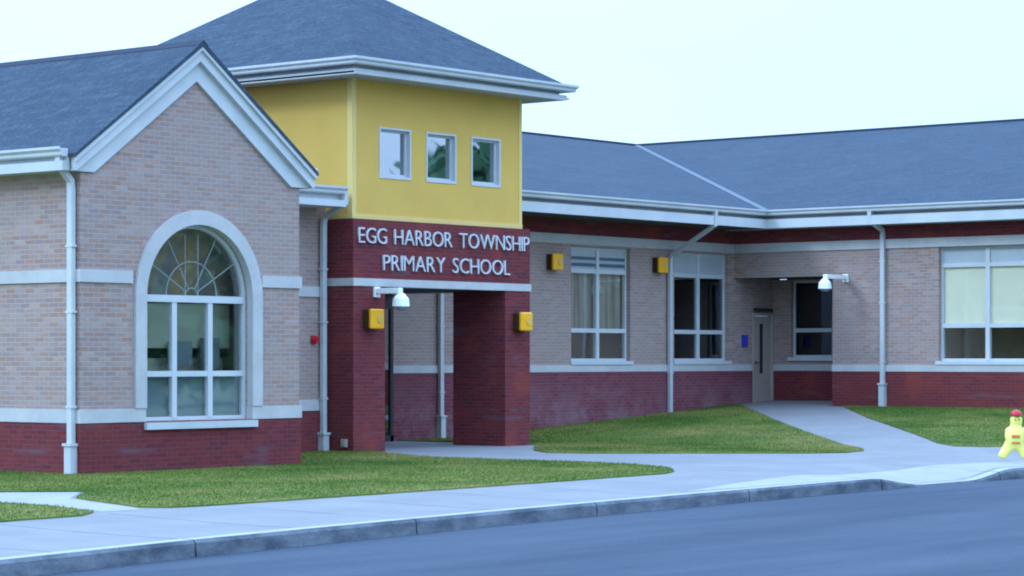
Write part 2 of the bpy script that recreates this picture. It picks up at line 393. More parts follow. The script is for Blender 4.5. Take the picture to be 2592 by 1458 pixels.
LAWN1 = [(19.6, 23.75), (20.25, 23.0), (19.25, 22.05), (18.93, 21.31), (18.55, 20.25), (18.75, 19.98), (19.4, 19.93), (20.4, 19.96), (21.5, 20.02), (23.5, 20.1), (26.8, 20.3), (28.5, 20.42), (29.1, 20.7), (29.9, 21.35), (30.5, 22.4), (30.7, 23.72), (30.62, 25.14), (30.7, 26.6), (31.35, 28.1), (31.9, 28.9), (32.2, 29.3), (31.0, 29.9), (27, 29.9), (27, 26.6), (23.3, 26.6), (23.3, 40), (2, 40), (2, 22), (12, 23.2)]
SLIVER = [(18.0, 21.2), (17.7, 20.0), (17.3, 19.72), (16.2, 19.62), (13, 19.3), (2, 17.6), (2, 20.6), (13, 22.2), (16.5, 22.2), (18.0, 22.1)]
LAWN2 = [(36.4, 29.0), (35.2, 28.1), (34.2, 27.3), (33.5, 26.45), (33.7, 25.7), (34.83, 24.3), (36.0, 22.85), (36.6, 22.5), (37.4, 22.64), (38.03, 23.02), (38.91, 23.93), (41.2, 26.13), (43.57, 28.35), (47.1, 31.5), (47.9, 32.2), (48.0, 32.7), (36.5, 32.7)]
LAWN3 = [(48.2, 29.75), (45.09, 27.2), (41.99, 24.42), (40.1, 22.75), (39.6, 22.1), (39.8, 21.6), (40.41, 21.18), (44, 20.2), (48.2, 19.8)]
pols = []
for k, (pl, nm) in enumerate(((LAWN1, 'lawn'), (SLIVER, 'lawn'), (LAWN2, 'lawn'), (LAWN3, 'lawn'))):
    o, P = patch(nm, pl, 'lawn', .02, .012); pols.append(P)
# paler concrete: the old path at the left and the dropped kerb ramp
patch('path', [(2, 20.75), (13, 22.3), (16.5, 22.3), (18.05, 22.2), (18.1, 21.2), (17.85, 20.05), (18.4, 20.0), (18.85, 21.3), (19.2, 22.1), (20.15, 23.0), (19.5, 23.65), (12, 23.1), (2, 21.9)], 'concrete_new', .004)
patch('path', [(25.5, 18.0), (28, 18.05), (30.4, 18.2), (36.5, 18.3), (38, 18.9), (33.5, 19.3), (30.0, 19.15), (27.5, 18.6)], 'concrete_new', .004, step=.25)
# control joints cut in the sidewalk: narrow strips in one grit colour
mb = MB()
for k in range(-12, 24):
    x = 16.0 + 1.76 * k
    if x > 40: break
    y0 = float(kerb_y(x)) + .18; y1 = 19.85 if x < 29.4 else (21.2 if x < 36 else 20.5)
    ys = np.linspace(y0, y1, 8)
    v = [(x + s_ * .009, y, float(hgt(x, y)) + .0045) for y in ys for s_ in (-1, 1)]
    mb.add(v, [(2 * i, 2 * i + 1, 2 * i + 3, 2 * i + 2) for i in range(7)])
M['joint'] = mat('joint_grit', (.29, .285, .30), .95)
mb.build('sidewalk_joints', 'joint', kind='structure')

# grass blades on the lawns
def grass(polys, dens):
    V = []; N = 0
    for P in polys:
        a = np.array(P); x0, y0 = a.min(0); x1, y1 = a.max(0)
        x0 = max(x0, 15.5); y1 = min(y1, 32.5)
        n = int((x1 - x0) * (y1 - y0) * dens)
        x = np.random.uniform(x0, x1, n); y = np.random.uniform(y0, y1, n); ok = inside(x, y, P); x = x[ok]; y = y[ok]
        ok = ~((x > 23) & (x < 27.4) & (y > 26.3)); x = x[ok]; y = y[ok]
        z = hgt(x, y) + .015; hh = np.random.uniform(.012, .034, len(x)); an = np.random.uniform(0, np.pi, len(x)); w = .006
        dx, dy = np.cos(an) * w, np.sin(an) * w; lx, ly = np.random.normal(0, .015, (2, len(x)))
        V.append(np.stack([np.stack([x - dx, y - dy, z], 1), np.stack([x + dx, y + dy, z], 1), np.stack([x + lx, y + ly, z + hh], 1)], 1).reshape(-1, 3))
    V = np.concatenate(V); n = len(V) // 3
    me = bpy.data.meshes.new('grass'); me.vertices.add(3 * n); me.vertices.foreach_set('co', V.ravel())
    me.loops.add(3 * n); me.loops.foreach_set('vertex_index', np.arange(3 * n)); me.polygons.add(n)
    me.polygons.foreach_set('loop_start', np.arange(n) * 3); me.update(); me.validate(); me.materials.append(M['grass'])
    o = bpy.data.objects.new('grass', me); col.objects.link(o)
    tag(o, 'short mown green and straw coloured grass on the lawns', 'grass', kind='stuff')
grass(pols, 1300)

# ------------------------------------------------------------------ the school building
S = empty('school_building', (27, 30, 0), 'low tan and red brick school with grey shingle roofs and a yellow entrance tower', 'school')

def gutter(mb, axis, pos, out, a0, a1, ztop, hgt_=.15):
    pr = [(0, .02), (.095, .02), (.115, .04), (.118, .08), (.155, .115), (.155, .15), (.14, .15), (.135, .13), (0, .13)]
    pr = [(out * d, ztop - .15 + z) for d, z in pr]
    n = len(pr); v = []
    for a in (a0, a1):
        for d, z in pr: v.append((a, pos + d, z) if axis == 'X' else (pos + d, a, z))
    mb.add(v, [tuple(range(n)), tuple(range(2 * n - 1, n - 1, -1))] + [(i, (i + 1) % n, n + (i + 1) % n, n + i) for i in range(n)])
def trims(axis, wallpos, out, a0, a1, zs, m_, name, **kw):
    mb = MB()
    for z0, z1, pr in zs:
        p0, p1 = sorted((wallpos + out * pr, wallpos - out * .05))
        if axis == 'X': mb.box(a0, a1, p0, p1, z0, z1)
        else: mb.box(p0, p1, a0, a1, z0, z1)
    return mb.build(name, m_, S, **kw)

# --- gable wing (front plane Y = 26.33, side plane X = 23.06)
GC, GY, GX0, GX1 = 25.2, 26.33, 23.06, 27.35
AC, AR, AZ, AB = 25.29, 1.055, 2.47, .70
def arch(c, r, z, zb, n=28, rev=False):
    p_ = [(c + r, zb)] + [(c + r * math.cos(math.pi * i / n), z + r * math.sin(math.pi * i / n)) for i in range(n + 1)] + [(c - r, zb)]
    return p_
ridge, pitch = 6.12, .73
mb = MB()
zt = lambda x: ridge - .12 - pitch * abs(x - GC)
mb.slab('Y', GY, .3, [(GX0, .71), (GX1, .71), (GX1, zt(GX1)), (GC, zt(GC)), (GX0, zt(GX0))], [arch(AC, AR, AZ, AB + .02)])
mb.box(GX0, GX0 + .3, GY + .3, 52, .71, 4.4); mb.box(GX1 - .3, GX1, GY + .3, 34, .71, 4.4)
mb.build('brick_wall', 'tan', S, label='tan brick gable wall around the arched window')
mb = MB(); e = .02
mb.box(GX0 - e, GX1 + e, GY - e, GY + .3, -.3, .71); mb.box(GX0 - e, GX0 + .3, GY + .3, 52, -.3, .71); mb.box(GX1 - .3, GX1 + e, GY + .3, 34, -.3, .71)
mb.build('brick_base', 'red', S, label='red brick base below the gable wall')
mb = MB(); e = .03
for a, b in ((GX0 - e, AC - AR + .006), (AC + AR - .006, GX1 + e)): mb.box(a, b, GY - e, GY + .1, .712, .90)
for a, b in ((GX0 - e, AC - AR - .235), (AC + AR + .195, GX1 + e)): mb.box(a, b, GY - e, GY + .1, 2.645, 2.82)
for z0, z1 in ((.712, .90), (2.645, 2.82)): mb.box(GX0 - e, GX0 + .05, GY + .1, 52, z0, z1); mb.box(GX1 - .05, GX1 + e, GY + .1, 34, z0, z1)
mb.build('stone_band', 'stone', S)
# arched window: surround, sill, frame, muntins, panes
win = MB(); o_ = arch(AC, AR + .195, AZ, .902); i_ = arch(AC, AR - .012, AZ, .902)
win.slab('Y', GY - .045, .12, [*o_, *i_[::-1]])
W = win.build('window', 'stone', S, label='tall arched window with a fanlight and a pale stone surround')
MB().box(AC - AR - .02, AC + AR + .06, GY - .08, GY + .14, .60, .698).build('sill', 'white', W)
mb = MB(); fy = GY + .12
of = arch(AC, AR - .002, AZ, AB); inf = arch(AC, AR - .062, AZ, AB + .07)
mb.slab('Y', fy, .07, of, [inf])
w2 = AR - .06
mb.box(AC - w2, AC + w2, fy - .02, fy + .07, 2.40, 2.50); mb.box(AC - w2, AC + w2, fy - .005, fy + .06, 1.34, 1.42)
for xm in (24.915, 25.62): mb.box(xm - .045, xm + .045, fy - .01, fy + .065, AB + .05, 2.41)
mb.build('frame', 'frame', W)
mb = MB()     # fan of thin glazing bars
for k in range(1, 6):
    a = math.pi * k / 6; d = Vector((math.cos(a), 0, math.sin(a)))
    if k == 3: continue
    c0 = Vector((AC, fy + .04, AZ + .02))
    mb.sweep([c0 + d * .12, c0 + d * (AR - .07)], .012, .014, (0, 1, 0))
for kk in (-.30, .30):
    mb.box(AC + kk * .42 - .007, AC + kk * .42 + .007, fy + .035, fy + .05, 2.5, 2.5 + .88)
for rr in (.12, .50):
    for k in range(16):
        a0, a1 = math.pi * k / 16, math.pi * (k + 1) / 16
        mb.sweep([(AC + rr * math.cos(a0), fy + .04, AZ + .02 + rr * math.sin(a0)), (AC + rr * math.cos(a1), fy + .04, AZ + .02 + rr * math.sin(a1))], .012, .016, (0, 1, 0))
M['bars'] = mat('grey_glazing_bar', (.42, .43, .42), .5)
mb.build('glazing_bars', 'bars', W)
MB().slab('Y', fy + .03, .008, arch(AC, AR - .05, AZ, AB + .05)).build('pane', 'g_clear', W)
mb = MB()   # the room behind it
mb.box(23.4, 27.0, 29.6, 29.65, .05, 3.95, 0); mb.box(23.38, 23.4, 26.66, 29.6, .05, 3.95, 0); mb.box(27.0, 27.02, 26.66, 29.6, .05, 3.95, 0)
mb.box(23.4, 27.0, 26.66, 29.6, .0, .05, 1); mb.box(23.4, 27.0, 26.66, 29.6, 3.9, 3.95, 2)
mb.slab('X', 23.9, 2.8, [(26.70, 3.75), (27.0, 2.42), (27.03, 2.42), (26.73, 3.75)], mi=2); mb.box(24.0, 26.6, 27.05, 27.08, 1.75, 2.40, 0); mb.box(24.0, 26.6, 27.2, 27.25, .9, 1.6, 0)  # painted ceiling glow on an added panel; nearer wall strips added to lighten
mb.box(24.1, 24.75, 26.85, 27.0, 1.55, 1.9, 4); mb.box(25.3, 25.7, 26.9, 27.0, 1.5, 1.85, 4); mb.box(25.95, 26.25, 26.9, 27.0, 1.45, 1.9, 4)
mb.box(24.2, 26.40, 26.56, 26.58, AB + .05, 1.36, 4)
mb.build('interior_room', ['room', 'roomdark', 'roomglow_tint', 'darkmetal', 'greyblind'], S)
# gable trim
mb = MB()
def rake(y0, y1, off, th, zmin, ext):
    zo = lambda x: ridge - off - pitch * abs(x - GC)
    def inner_x(z): return (ridge - off - th - z) / pitch
    xe = 2.32 + ext; pts = [(GC - xe, max(zmin, zo(GC - xe) - th)), (GC - xe, zo(GC - xe)), (GC, zo(GC)), (GC + xe, zo(GC + xe)), (GC + xe, max(zmin, zo(GC + xe) - th))]
    if zo(GC + xe) - th < zmin: pts += [(GC + inner_x(zmin), zmin), (GC, zo(GC) - th), (GC - inner_x(zmin), zmin)]
    else: pts += [(GC, zo(GC) - th)]
    mb.slab('Y', y0, y1 - y0, pts)
rake(GY - .05, GY + .05, .04, .52, 4.15, 0.0)
rake(GY - .13, GY - .048, .03, .25, 4.15, .02)
rake(GY - .17, GY - .128, .025, .10, 4.15, .04)
mb.build('gable_trim', 'white', S, label='broad white rake boards along the gable')
# roof of the gable wing with gutter and fascia on its left eave
M['ridgecap'] = mat('ridge_cap', (.035, .045, .07), .9)
mb = MB(); xe = 2.38; z_ = ridge - pitch * xe
mb.slab('Y', GY - .185, 26, [(GC - xe, z_), (GC, ridge), (GC + xe, z_), (GC + xe, z_ - .05), (GC, ridge - .07), (GC - xe, z_ - .05)])
RG = mb.build('roof', 'roof', S, label='steep grey shingle roof of the gable wing')
mb = MB(); mb.slab('Y', GY - .19, 26, [(GC - .09, ridge - .055), (GC, ridge + .022), (GC + .09, ridge - .055), (GC + .09, ridge - .08), (GC, ridge - .0), (GC - .09, ridge - .08)]); mb.build('ridge_cap', 'ridgecap', RG)
mb = MB(); gutter(mb, 'Y', GC - xe - .0, -1, GY - .02, 52, 4.47); mb.box(GC - xe - .10, GC - xe - .001, GY - .02, 52, 4.15, 4.28); mb.box(GC - xe - .001, GC - xe + .03, GY - .02, 52, 4.151, 4.36)
gutter(mb, 'Y', GC + xe, 1, GY - .02, 29.0, 4.47); mb.box(GC + xe - .03, GC + xe + .001, GY - .02, 29.0, 4.15, 4.36)
mb.box(GC - xe + .028, GX0 + .02, GY + .05, 52, 4.15, 4.18); mb.box(GX1 - .02, GC + xe - .028, GY + .05, 29.2, 4.15, 4.18)
mb.build('gutter', 'white', RG)

# --- setback wall between gable wing and entrance
BY = 29.7
mb = MB(); mb.box(GX1, 31.5, BY, BY + .3, .71, 4.2); mb.build('brick_wall', 'tan', S, label='narrow tan brick wall beside the entrance')
mb = MB(); mb.box(GX1, 31.5, BY - .02, BY + .3, -.3, .71); mb.build('brick_base', 'red', S)
mb = MB(); mb.box(GX1, 31.5, BY - .03, BY + .1, .712, .90); mb.box(GX1, 31.5, BY - .03, BY + .1, 2.645, 2.82); mb.build('stone_band', 'stone', S)
mb = MB(); mb.plate([(27.6, 29.15, 4.50), (31.35, 29.15, 4.50), (31.35, 30.1, 4.60), (27.6, 30.1, 4.60)], .05)
RB = mb.build('roof', 'roof', S, label='small strip of shingle roof beside the tower')
mb = MB(); gutter(mb, 'X', 29.15, -1, 27.5, 31.32, 4.49); mb.box(27.5, 31.3, 29.151, 29.18, 4.151, 4.37); mb.box(27.5, 31.3, 29.03, 29.151, 4.15, 4.26); mb.box(27.5, 31.3, 29.18, 29.7, 4.15, 4.18)
mb.build('gutter', 'white', RB)

# --- entrance tower
TX0, TX1, TY = 31.5, 36.28, 29.06
mb = MB()
mb.slab('Z', -.3, 3.13, [(TX0, TY), (32.30, TY), (32.30, 30.3), (31.9, 30.3), (31.9, 34.9), (TX0, 34.9)])
mb.build('brick_pier', 'red', S, label='left red brick pier of the entrance')
MB().box(35.56, TX1, TY, 30.3, -.3, 2.83).build('brick_pier', 'red', S, label='right red brick pier of the entrance')
mb = MB()
mb.slab('Y', TY, .3, [(TX0, 2.96), (TX1, 2.96), (TX1, 3.97), (TX0, 3.97)])
mb.box(TX0, TX0 + .3, TY + .3, 35.2, 2.96, 3.97); mb.box(TX1 - .3, TX1, TY + .3, 35.2, 2.96, 3.97)
mb.build('brick_wall', 'red', S, label='red brick sign band over the entrance')
mb = MB(); mb.box(TX0 - .02, TX1 + .02, TY - .02, TY + .34, 2.83, 2.962); mb.box(TX0 - .02, TX0 + .34, TY + .34, 34.9, 2.83, 2.962); mb.box(TX1 - .34, TX1 + .02, TY + .34, 34.9, 2.83, 2.962)
mb.build('stone_band', 'stone', S)
mb = MB(); mb.box(TX0 + .34, TX1 - .34, TY + .34, 34.9, 2.85, 2.9); mb.build('porch_ceiling', 'shade_soffit', S)
# dark glazed entrance doors under the tower
mb = MB(); mb.box(31.9, 36.3, 32.42, 32.5, 2.55, 2.85)
for x in (31.9, 33.0, 34.1, 35.2, 36.2): mb.box(x, x + .08, 32.42, 32.5, 0, 2.55)
mb.box(31.9, 36.3, 32.42, 32.5, 0, .12)
D = mb.build('entrance_doors', 'darkmetal', S); MB().box(31.95, 36.25, 32.45, 32.46, .1, 2.56).build('pane', 'g_dark', D)
MB().box(31.9, 36.3, 32.8, 32.9, 0, 2.9).build('vestibule_wall', 'roomdark', S)
# yellow storey
YX0, YX1, YY = 31.6, 36.17, 29.18
wins = [(32.30, 33.08), (33.53, 34.30), (34.76, 35.54)]
mb = MB(); WZ0, WZ1 = 4.73, 5.56
mb.slab('Y', YY, .25, [(YX0, 3.97), (YX1, 3.97), (YX1, 6.4), (YX0, 6.4)], [[(a, WZ0), (b, WZ0), (b, WZ1), (a, WZ1)] for a, b in wins])
mb.box(YX0, YX0 + .25, YY + .25, 35.1, 3.97, 6.4); mb.box(YX1 - .25, YX1, YY + .25, 35.1, 3.97, 6.4); mb.box(YX0 + .25, YX1 - .25, 34.85, 35.1, 3.97, 6.4)
mb.build('yellow_wall', 'yellow', S, label='yellow upper storey of the entrance tower')
mb = MB(); e = .012
for x0, x1 in ((YX0 - e, YX0 + .09), (YX1 - .07, YX1 + e)): mb.box(x0, x1, YY - e, YY + .02, 4.05, 6.36)
mb.box(YX0 - e, YX0 + .01, YY + .02, YY + .1, 4.05, 6.36)
mb.box(YX0 - e - .004, YX1 + e + .004, YY - .02, YY + .02, 3.972, 4.06); mb.box(YX0 - .02, YX0 + .02, YY + .02, 35.1, 3.972, 4.06)
mb.build('corner_trim', 'yellow_trim', S)
for a, b in wins:
    mb = MB(); mb.slab('Y', YY + .07, .06, [(a, WZ0), (b, WZ0), (b, WZ1), (a, WZ1)], [[(a + .05, WZ0 + .06), (b - .05, WZ0 + .06), (b - .05, WZ1 - .05), (a + .05, WZ1 - .05)]])
    mb.slab('Y', YY - .014, .09, [(a - .02, WZ0 - .03), (b + .02, WZ0 - .03), (b + .02, WZ1 + .02), (a - .02, WZ1 + .02)], [[(a + .012, WZ0 + .02), (b - .012, WZ0 + .02), (b - .012, WZ1 - .012), (a + .012, WZ1 - .012)]])
    w_ = mb.build('window', 'frame', S, label='small tower window reflecting the sky and trees')
    MB().box(a + .04, b - .04, YY + .1, YY + .106, WZ0 + .05, WZ1 - .04).build('pane', 'g_reflect', w_)
MB().box(YX0 + .3, YX1 - .3, 31, 31.05, 4, 6.3).build('interior_room', 'roomdark', S)
# tower roof: hipped with a short ridge, eave at z 6.61
EX0, EX1, EY0, EY1, EZ, RZ = 30.94, 36.74, 28.5, 35.8, 6.60, 8.52
c0, c1, c2, c3 = (EX0, EY0, EZ), (EX1, EY0, EZ), (EX1, EY1, EZ), (EX0, EY1, EZ)
rx = (EX0 + EX1) / 2; r0, r1 = (rx, 31.5, RZ), (rx, 32.84, RZ)
mb = MB(); v = [c0, c1, c2, c3, r0, r1] + [(q[0], q[1], q[2] - .05) for q in (c0, c1, c2, c3)]
mb.add(v, [(0, 1, 4), (1, 2, 5, 4), (2, 3, 5), (3, 0, 4, 5), (0, 6, 7, 1), (1, 7, 8, 2), (2, 8, 9, 3), (3, 9, 6, 0), (6, 9, 8, 7)])
RT = mb.build('roof', 'roof', S, label='hipped grey shingle roof of the entrance tower')
mb = MB()     # mitred gutter ring and fascia ring
def ring(mb, x0, x1, y0, y1, prof):
    n = len(prof); v = []; f = []
    for sx, sy, cx, cy in ((-1, -1, x0, y0), (1, -1, x1, y0), (1, 1, x1, y1), (-1, 1, x0, y1)):
        for d, z in prof: v.append((cx + sx * d, cy + sy * d, z))
    for k in range(4):
        for i in range(n): f.append((k * n + i, k * n + (i + 1) % n, ((k + 1) % 4) * n + (i + 1) % n, ((k + 1) % 4) * n + i))
    mb.add(v, f)
ring(mb, EX0, EX1, EY0, EY1, [(-.14, 6.49), (.075, 6.49), (.09, 6.51), (.092, 6.54), (.13, 6.575), (.13, 6.615), (.115, 6.615), (.11, 6.59), (-.14, 6.59)])
ring(mb, EX0, EX1, EY0, EY1, [(-.16, 6.34), (-.03, 6.34), (-.03, 6.43), (-.13, 6.43), (-.13, 6.545), (-.16, 6.545)])
mb.build('gutter', 'white', RT)
mb = MB(); ring(mb, YX0, YX1, YY, 35.1, [(-.05, 6.36), (.63, 6.36), (.63, 6.39), (-.05, 6.39)]); mb.build('soffit', 'soffit', RT)

# --- classroom wing behind (front plane Y = 32.5) and side wing (plane X = 48.04)
CY, RX = 32.5, 48.04
def rect(a, b, c_, d): return [(a, c_), (b, c_), (b, d), (a, d)]
W1, W2 = (41.96, 44.04), (45.68, 47.80); wz0, wz1 = 1.54, 3.96
mb = MB()
mb.slab('Y', CY, .3, rect(36.3, 48.78, 1.312, 4.56), [rect(*W1, wz0, wz1), rect(*W2, wz0, wz1)])
mb.box(48.78, 49.95, CY, CY + .3, 2.64, 4.56)
mb.build('brick_wall', 'tan', S, label='tan brick wall of the shaded classroom wing')
MB().box(36.3, 48.76, CY - .02, CY + .28, -.3, 1.31).build('brick_base', 'red_stained', S, label='red brick base with pale lime stains')
RW = (24.95, 27.2)
mb = MB()
mb.slab('X', RX, .3, [(20, 1.312), (29.87, 1.312), (29.87, 3.43), (CY, 3.43), (CY, 4.56), (20, 4.56)], [rect(*RW, wz0, 4.0)])
mb.slab('X', 49.65, .3, rect(29.57, CY, 1.312, 3.43), [rect(30.9, 32.0, 1.6, 3.40)])
mb.box(RX + .3, 49.65, 29.57, 29.87, 1.312, 3.43); mb.box(RX, 74, 20, 20.3, 1.31, 4.5) if False else None
mb.box(RX + .3, 70, 20, 20.3, 1.31, 4.5)
mb.build('brick_wall', 'tan', S, label='tan brick wall of the right hand wing')
mb = MB(); mb.box(RX - .02, RX + .3, 20, 29.87, -.3, 1.31); mb.box(49.63, 49.95, 29.57, CY, -.3, 1.31); mb.box(RX + .3, 49.65, 29.57, 29.87, -.3, 1.31); mb.box(RX + .3, 70, 20, 20.3, -.3, 1.31)
mb.build('brick_base', 'red', S, label='red brick base of the right hand wing')
mb = MB(); mb.box(36.3, 47.98, CY - .03, CY + .05, 4.2, 4.5); mb.box(RX - .03, RX + .05, 20, CY - .03, 4.2, 4.5)
mb.build('brick_frieze', 'red', S, label='red brick course under the eaves')
mb = MB(); e = .035
mb.box(36.3, 48.0, CY - e, CY + .05, 4.0, 4.2); mb.box(36.3, 48.74, CY - e, CY + .05, 1.312, 1.46)
mb.box(RX - e, RX + .05, 20, CY - e, 4.0, 4.2); mb.box(RX - e, RX + .05, 20, 29.87, 1.312, 1.46); mb.box(49.65 - e, 49.7, 29.9, CY, 1.312, 1.46)
mb.build('stone_band', 'stone', S)
MB().box(RX + .02, 49.64, 29.88, CY, 3.44, 3.5).build('porch_ceiling', 'shade_soffit', S)

def window2(axis, pos, a0, a1, z0, z1, zh, zt, kind, header, lab, cols=2, split=None):
    # pos = wall plane; depth positive inwards
    d = .10; mid = [a0 + (a1 - a0) * k / cols for k in range(1, cols)]
    def B(mb, u0, u1, d0, d1, z_0, z_1, mi=0):
        if axis == 'Y': mb.box(u0, u1, pos + d0, pos + d1, z_0, z_1, mi)
        else: mb.box(pos + d0, pos + d1, u0, u1, z_0, z_1, mi)
    mb = MB(); fr = .055
    mb.slab(axis, pos + d, .08, rect(a0, a1, z0, z1), [rect(a0 + fr, a1 - fr, z0 + fr, z1 - fr)])
    for m_ in mid: B(mb, m_ - .05, m_ + .05, d - .012, d + .078, z0 + .01, z1 - .01)
    for zz in (zh, zt):
        if zz: B(mb, a0 + .02, a1 - .02, d - .006, d + .07, zz - .045, zz + .045)
    B(mb, a0 - .06, a1 + .06, -.055, d + .01, z0 - .075, z0 + .001)
    w_ = mb.build('window', 'frame', S, label=lab)
    mb = MB(); B(mb, a0 + .04, a1 - .04, d + .03, d + .037, z0 + .04, (zh or z1) - .03); mb.build('pane', {'dark': 'g_dark', 'black': 'g_black'}.get(kind, 'g_blind'), w_)
    if zh:
        mb = MB(); B(mb, a0 + .04, a1 - .04, d + .02, d + .05, zh + .03, z1 - .04, 0)
        if header == 'louvre':
            for zz in (.13, .27): B(mb, a0 + .05, a1 - .05, d + .005, d + .025, zh + zz - .03, zh + zz + .035, 1)
            for zz in (.20,): B(mb, a0 + .05, a1 - .05, d - .008, d + .022, zh + zz - .025, zh + zz + .02, 0)
        mb.build('header_panel', ['panel', 'darkslat'], w_)
    mb = MB(); lo = z0 + .03
    if kind == 'blind': B(mb, a0 + .06, a1 - .06, d + .055, d + .06, zt + .03, zh - .03)
    if kind == 'curtain': B(mb, a0 + .02, a1 - .02, d + .12, d + .14, zt - .0, zh)
    if mb.v: mb.build('blind' if kind == 'blind' else 'curtain', 'blind' if kind == 'blind' else 'curtain', w_)
    mb = MB()   # room
    B(mb, a0 - .3, a1 + .3, 2.5, 2.55, z0 - .8, z1 + .1); 
    for u0, u1 in ((a0 - .32, a0 - .3), (a1 + .3, a1 + .32)): B(mb, u0, u1, .31, 2.5, z0 - .8, z1 + .1)
    B(mb, a0 - .3, a1 + .3, .31, 2.5, z1 + .1, z1 + .15); B(mb, a0 - .3, a1 + .3, .31, 2.5, z0 - .85, z0 - .8)
    mb.build('interior_room', {'dark': 'roomdark', 'black': 'darkmetal'}.get(kind, 'room'), w_)
M['darkslat'] = mat('dark_louvre', (.10, .14, .20), .6)
window2('Y', CY, *W1, wz0, wz1, 3.45, 2.19, 'curtain', 'louvre', 'two light window with louvred head next to the entrance')
window2('Y', CY, *W2, wz0, wz1, 3.45, 2.19, 'dark', None, 'darker two light window near the recessed door')
window2('X', RX, *RW, wz0, 4.0, 3.60, 2.30, 'blind', None, 'wide window with drawn cream blinds')
window2('X', 49.65, 30.9, 32.0, 1.62, 3.40, None, 2.25, 'black', None, 'dark window inside the recessed porch', cols=1)
# door in the recess
mb = MB(); mb.box(48.78, 48.84, CY - .03, CY + .12, .5, 2.64); mb.box(49.60, 49.648, CY - .03, CY + .12, .5, 2.64); mb.box(48.84, 49.60, CY - .03, CY + .12, 2.58, 2.64)
mb.slab('Y', CY + .03, .05, rect(48.845, 49.595, .5, 2.575), [rect(49.13, 49.30, 1.25, 2.40)])
DR = mb.build('door', 'door', S, label='grey steel door with a narrow glass slot')
MB().box(49.12, 49.31, CY + .05, CY + .06, 1.24, 2.41).build('pane', 'darkmetal', DR)
MB().box(48.80, 49.55, CY - .07, CY - .032, 2.68, 2.76).build('drip_cap', 'darkmetal', DR)
mb = MB(); mb.cyl((48.92, CY - .01, 1.5), .03, .04, 'Y', 12); mb.box(48.9, 49.02, CY - .03, CY - .01, 1.49, 1.515); mb.build('handle', 'darkmetal', DR)

# roofs of the two wings
GXc, GYc, GZ = 47.5, 31.3, 4.90; RR = 13.5; RZ2 = GZ + 3.06
mb = MB()
mb.plate([(36.3, GYc, GZ), (GXc, GYc, GZ), (GXc + RR, GYc + RR, RZ2), (36.3, GYc + RR, RZ2)], .06)
mb.plate([(30, GYc + 4.0, GZ + .907), (36.3, GYc + 4.0, GZ + .907), (36.3, GYc + RR, RZ2), (30, GYc + RR, RZ2)], .06)
mb.plate([(30, GYc + RR, RZ2), (GXc + RR, GYc + RR, RZ2), (GXc + RR, GYc + 2 * RR, GZ), (30, GYc + 2 * RR, GZ)], .06)
R1 = mb.build('roof', 'roof_low', S, label='low grey shingle roof of the classroom wing')
mb = MB()
mb.plate([(GXc, GYc, GZ), (GXc, 19.6, GZ), (GXc + RR, 19.6, RZ2), (GXc + RR, GYc + RR, RZ2)], .06)
mb.plate([(GXc + RR, 19.6, RZ2), (GXc + 2 * RR, 19.6, GZ), (GXc + 2 * RR, GYc + 2 * RR, GZ), (GXc + RR, GYc + RR, RZ2)], .06)
R2 = mb.build('roof', 'roof_low', S, label='low grey shingle roof of the right hand wing')
mb = MB(); o = .055   # valley flashing
mb.plate([(GXc - o, GYc + o, GZ + .03), (GXc + o, GYc - o, GZ + .03), (GXc + RR + o, GYc + RR - o, RZ2 + .03), (GXc + RR - o, GYc + RR + o, RZ2 + .03)], .04)
mb.build('valley_flashing', 'flash', R2)
mb = MB(); mb.box(30, GXc + RR, GYc + RR - .12, GYc + RR + .12, RZ2 - .02, RZ2 + .035); mb.build('ridge_cap', 'ridgecap', R1)
mb = MB(); mb.box(GXc + RR - .12, GXc + RR + .12, 19.6, GYc + RR - .13, RZ2 - .02, RZ2 + .035); mb.build('ridge_cap', 'ridgecap', R2)
mb = MB(); gutter(mb, 'X', GYc, -1, 36.3, GXc + .0, 4.91); mb.box(36.3, GXc + .131, GYc + .1, GYc + .13, 4.532, 4.83); mb.box(36.3, GXc - .09, GYc - .09, GYc + .02, 4.50, 4.70); mb.build('gutter', 'white', R1)
mb = MB(); mb.box(36.3, GXc + .02, GYc + .021, CY - .03, 4.503, 4.53); mb.build('soffit', 'shade_soffit', R1)
mb = MB(); gutter(mb, 'Y', GXc, -1, 19.6, GYc + .0, 4.91); mb.box(GXc + .1, GXc + .13, 19.6, GYc + .099, 4.532, 4.83); mb.box(GXc - .09, GXc + .02, 19.6, GYc + .0205, 4.50, 4.70); mb.build('gutter', 'white', R2)
mb = MB(); mb.box(GXc + .021, RX - .03, 19.6, CY - .03, 4.503, 4.53); mb.build('soffit', 'soffit', R2)

# --- downspouts
def downspout(path, wdir, w=.095, d=.075, boot=None, lab=None):
    mb = MB(); mb.sweep(path, w, d, wdir); o = mb.build('downspout', 'white', S, label=lab)
    mb = MB(); zb = path[-1][2]; ztop = path[-2][2]
    x, y = path[-1][0], path[-1][1]; wd = Vector(wdir)
    for z in (zb + .9, zb + 2.2, zb + 3.1):
        if z >= ztop: continue
        mb = MB(); mb.box(x - .07, x + .07, y - .045, y + .045, z, z + .03) if abs(wd.x) > .5 else mb.box(x - .045, x + .045, y - .07, y + .07, z, z + .03)
        mb.build('pipe_strap', 'white', o)
    if boot:
        mb = MB(); s1 = .068; mb.box(x - s1, x + s1, y - s1, y + s1, zb - .05, zb + boot); mb.box(x - s1 - .02, x + s1 + .02, y - s1 - .02, y + s1 + .02, zb + boot + .001, zb + boot + .04); mb.build('drain_boot', 'white', o)
downspout([(22.78, 26.44, 4.36), (22.78, 26.44, 4.22), (22.98, 26.44, 4.02), (22.99, 26.44, 3.9), (22.99, 26.44, 0.02)], (0, 1, 0), boot=.38, lab='downspout at the left corner of the gable wing')
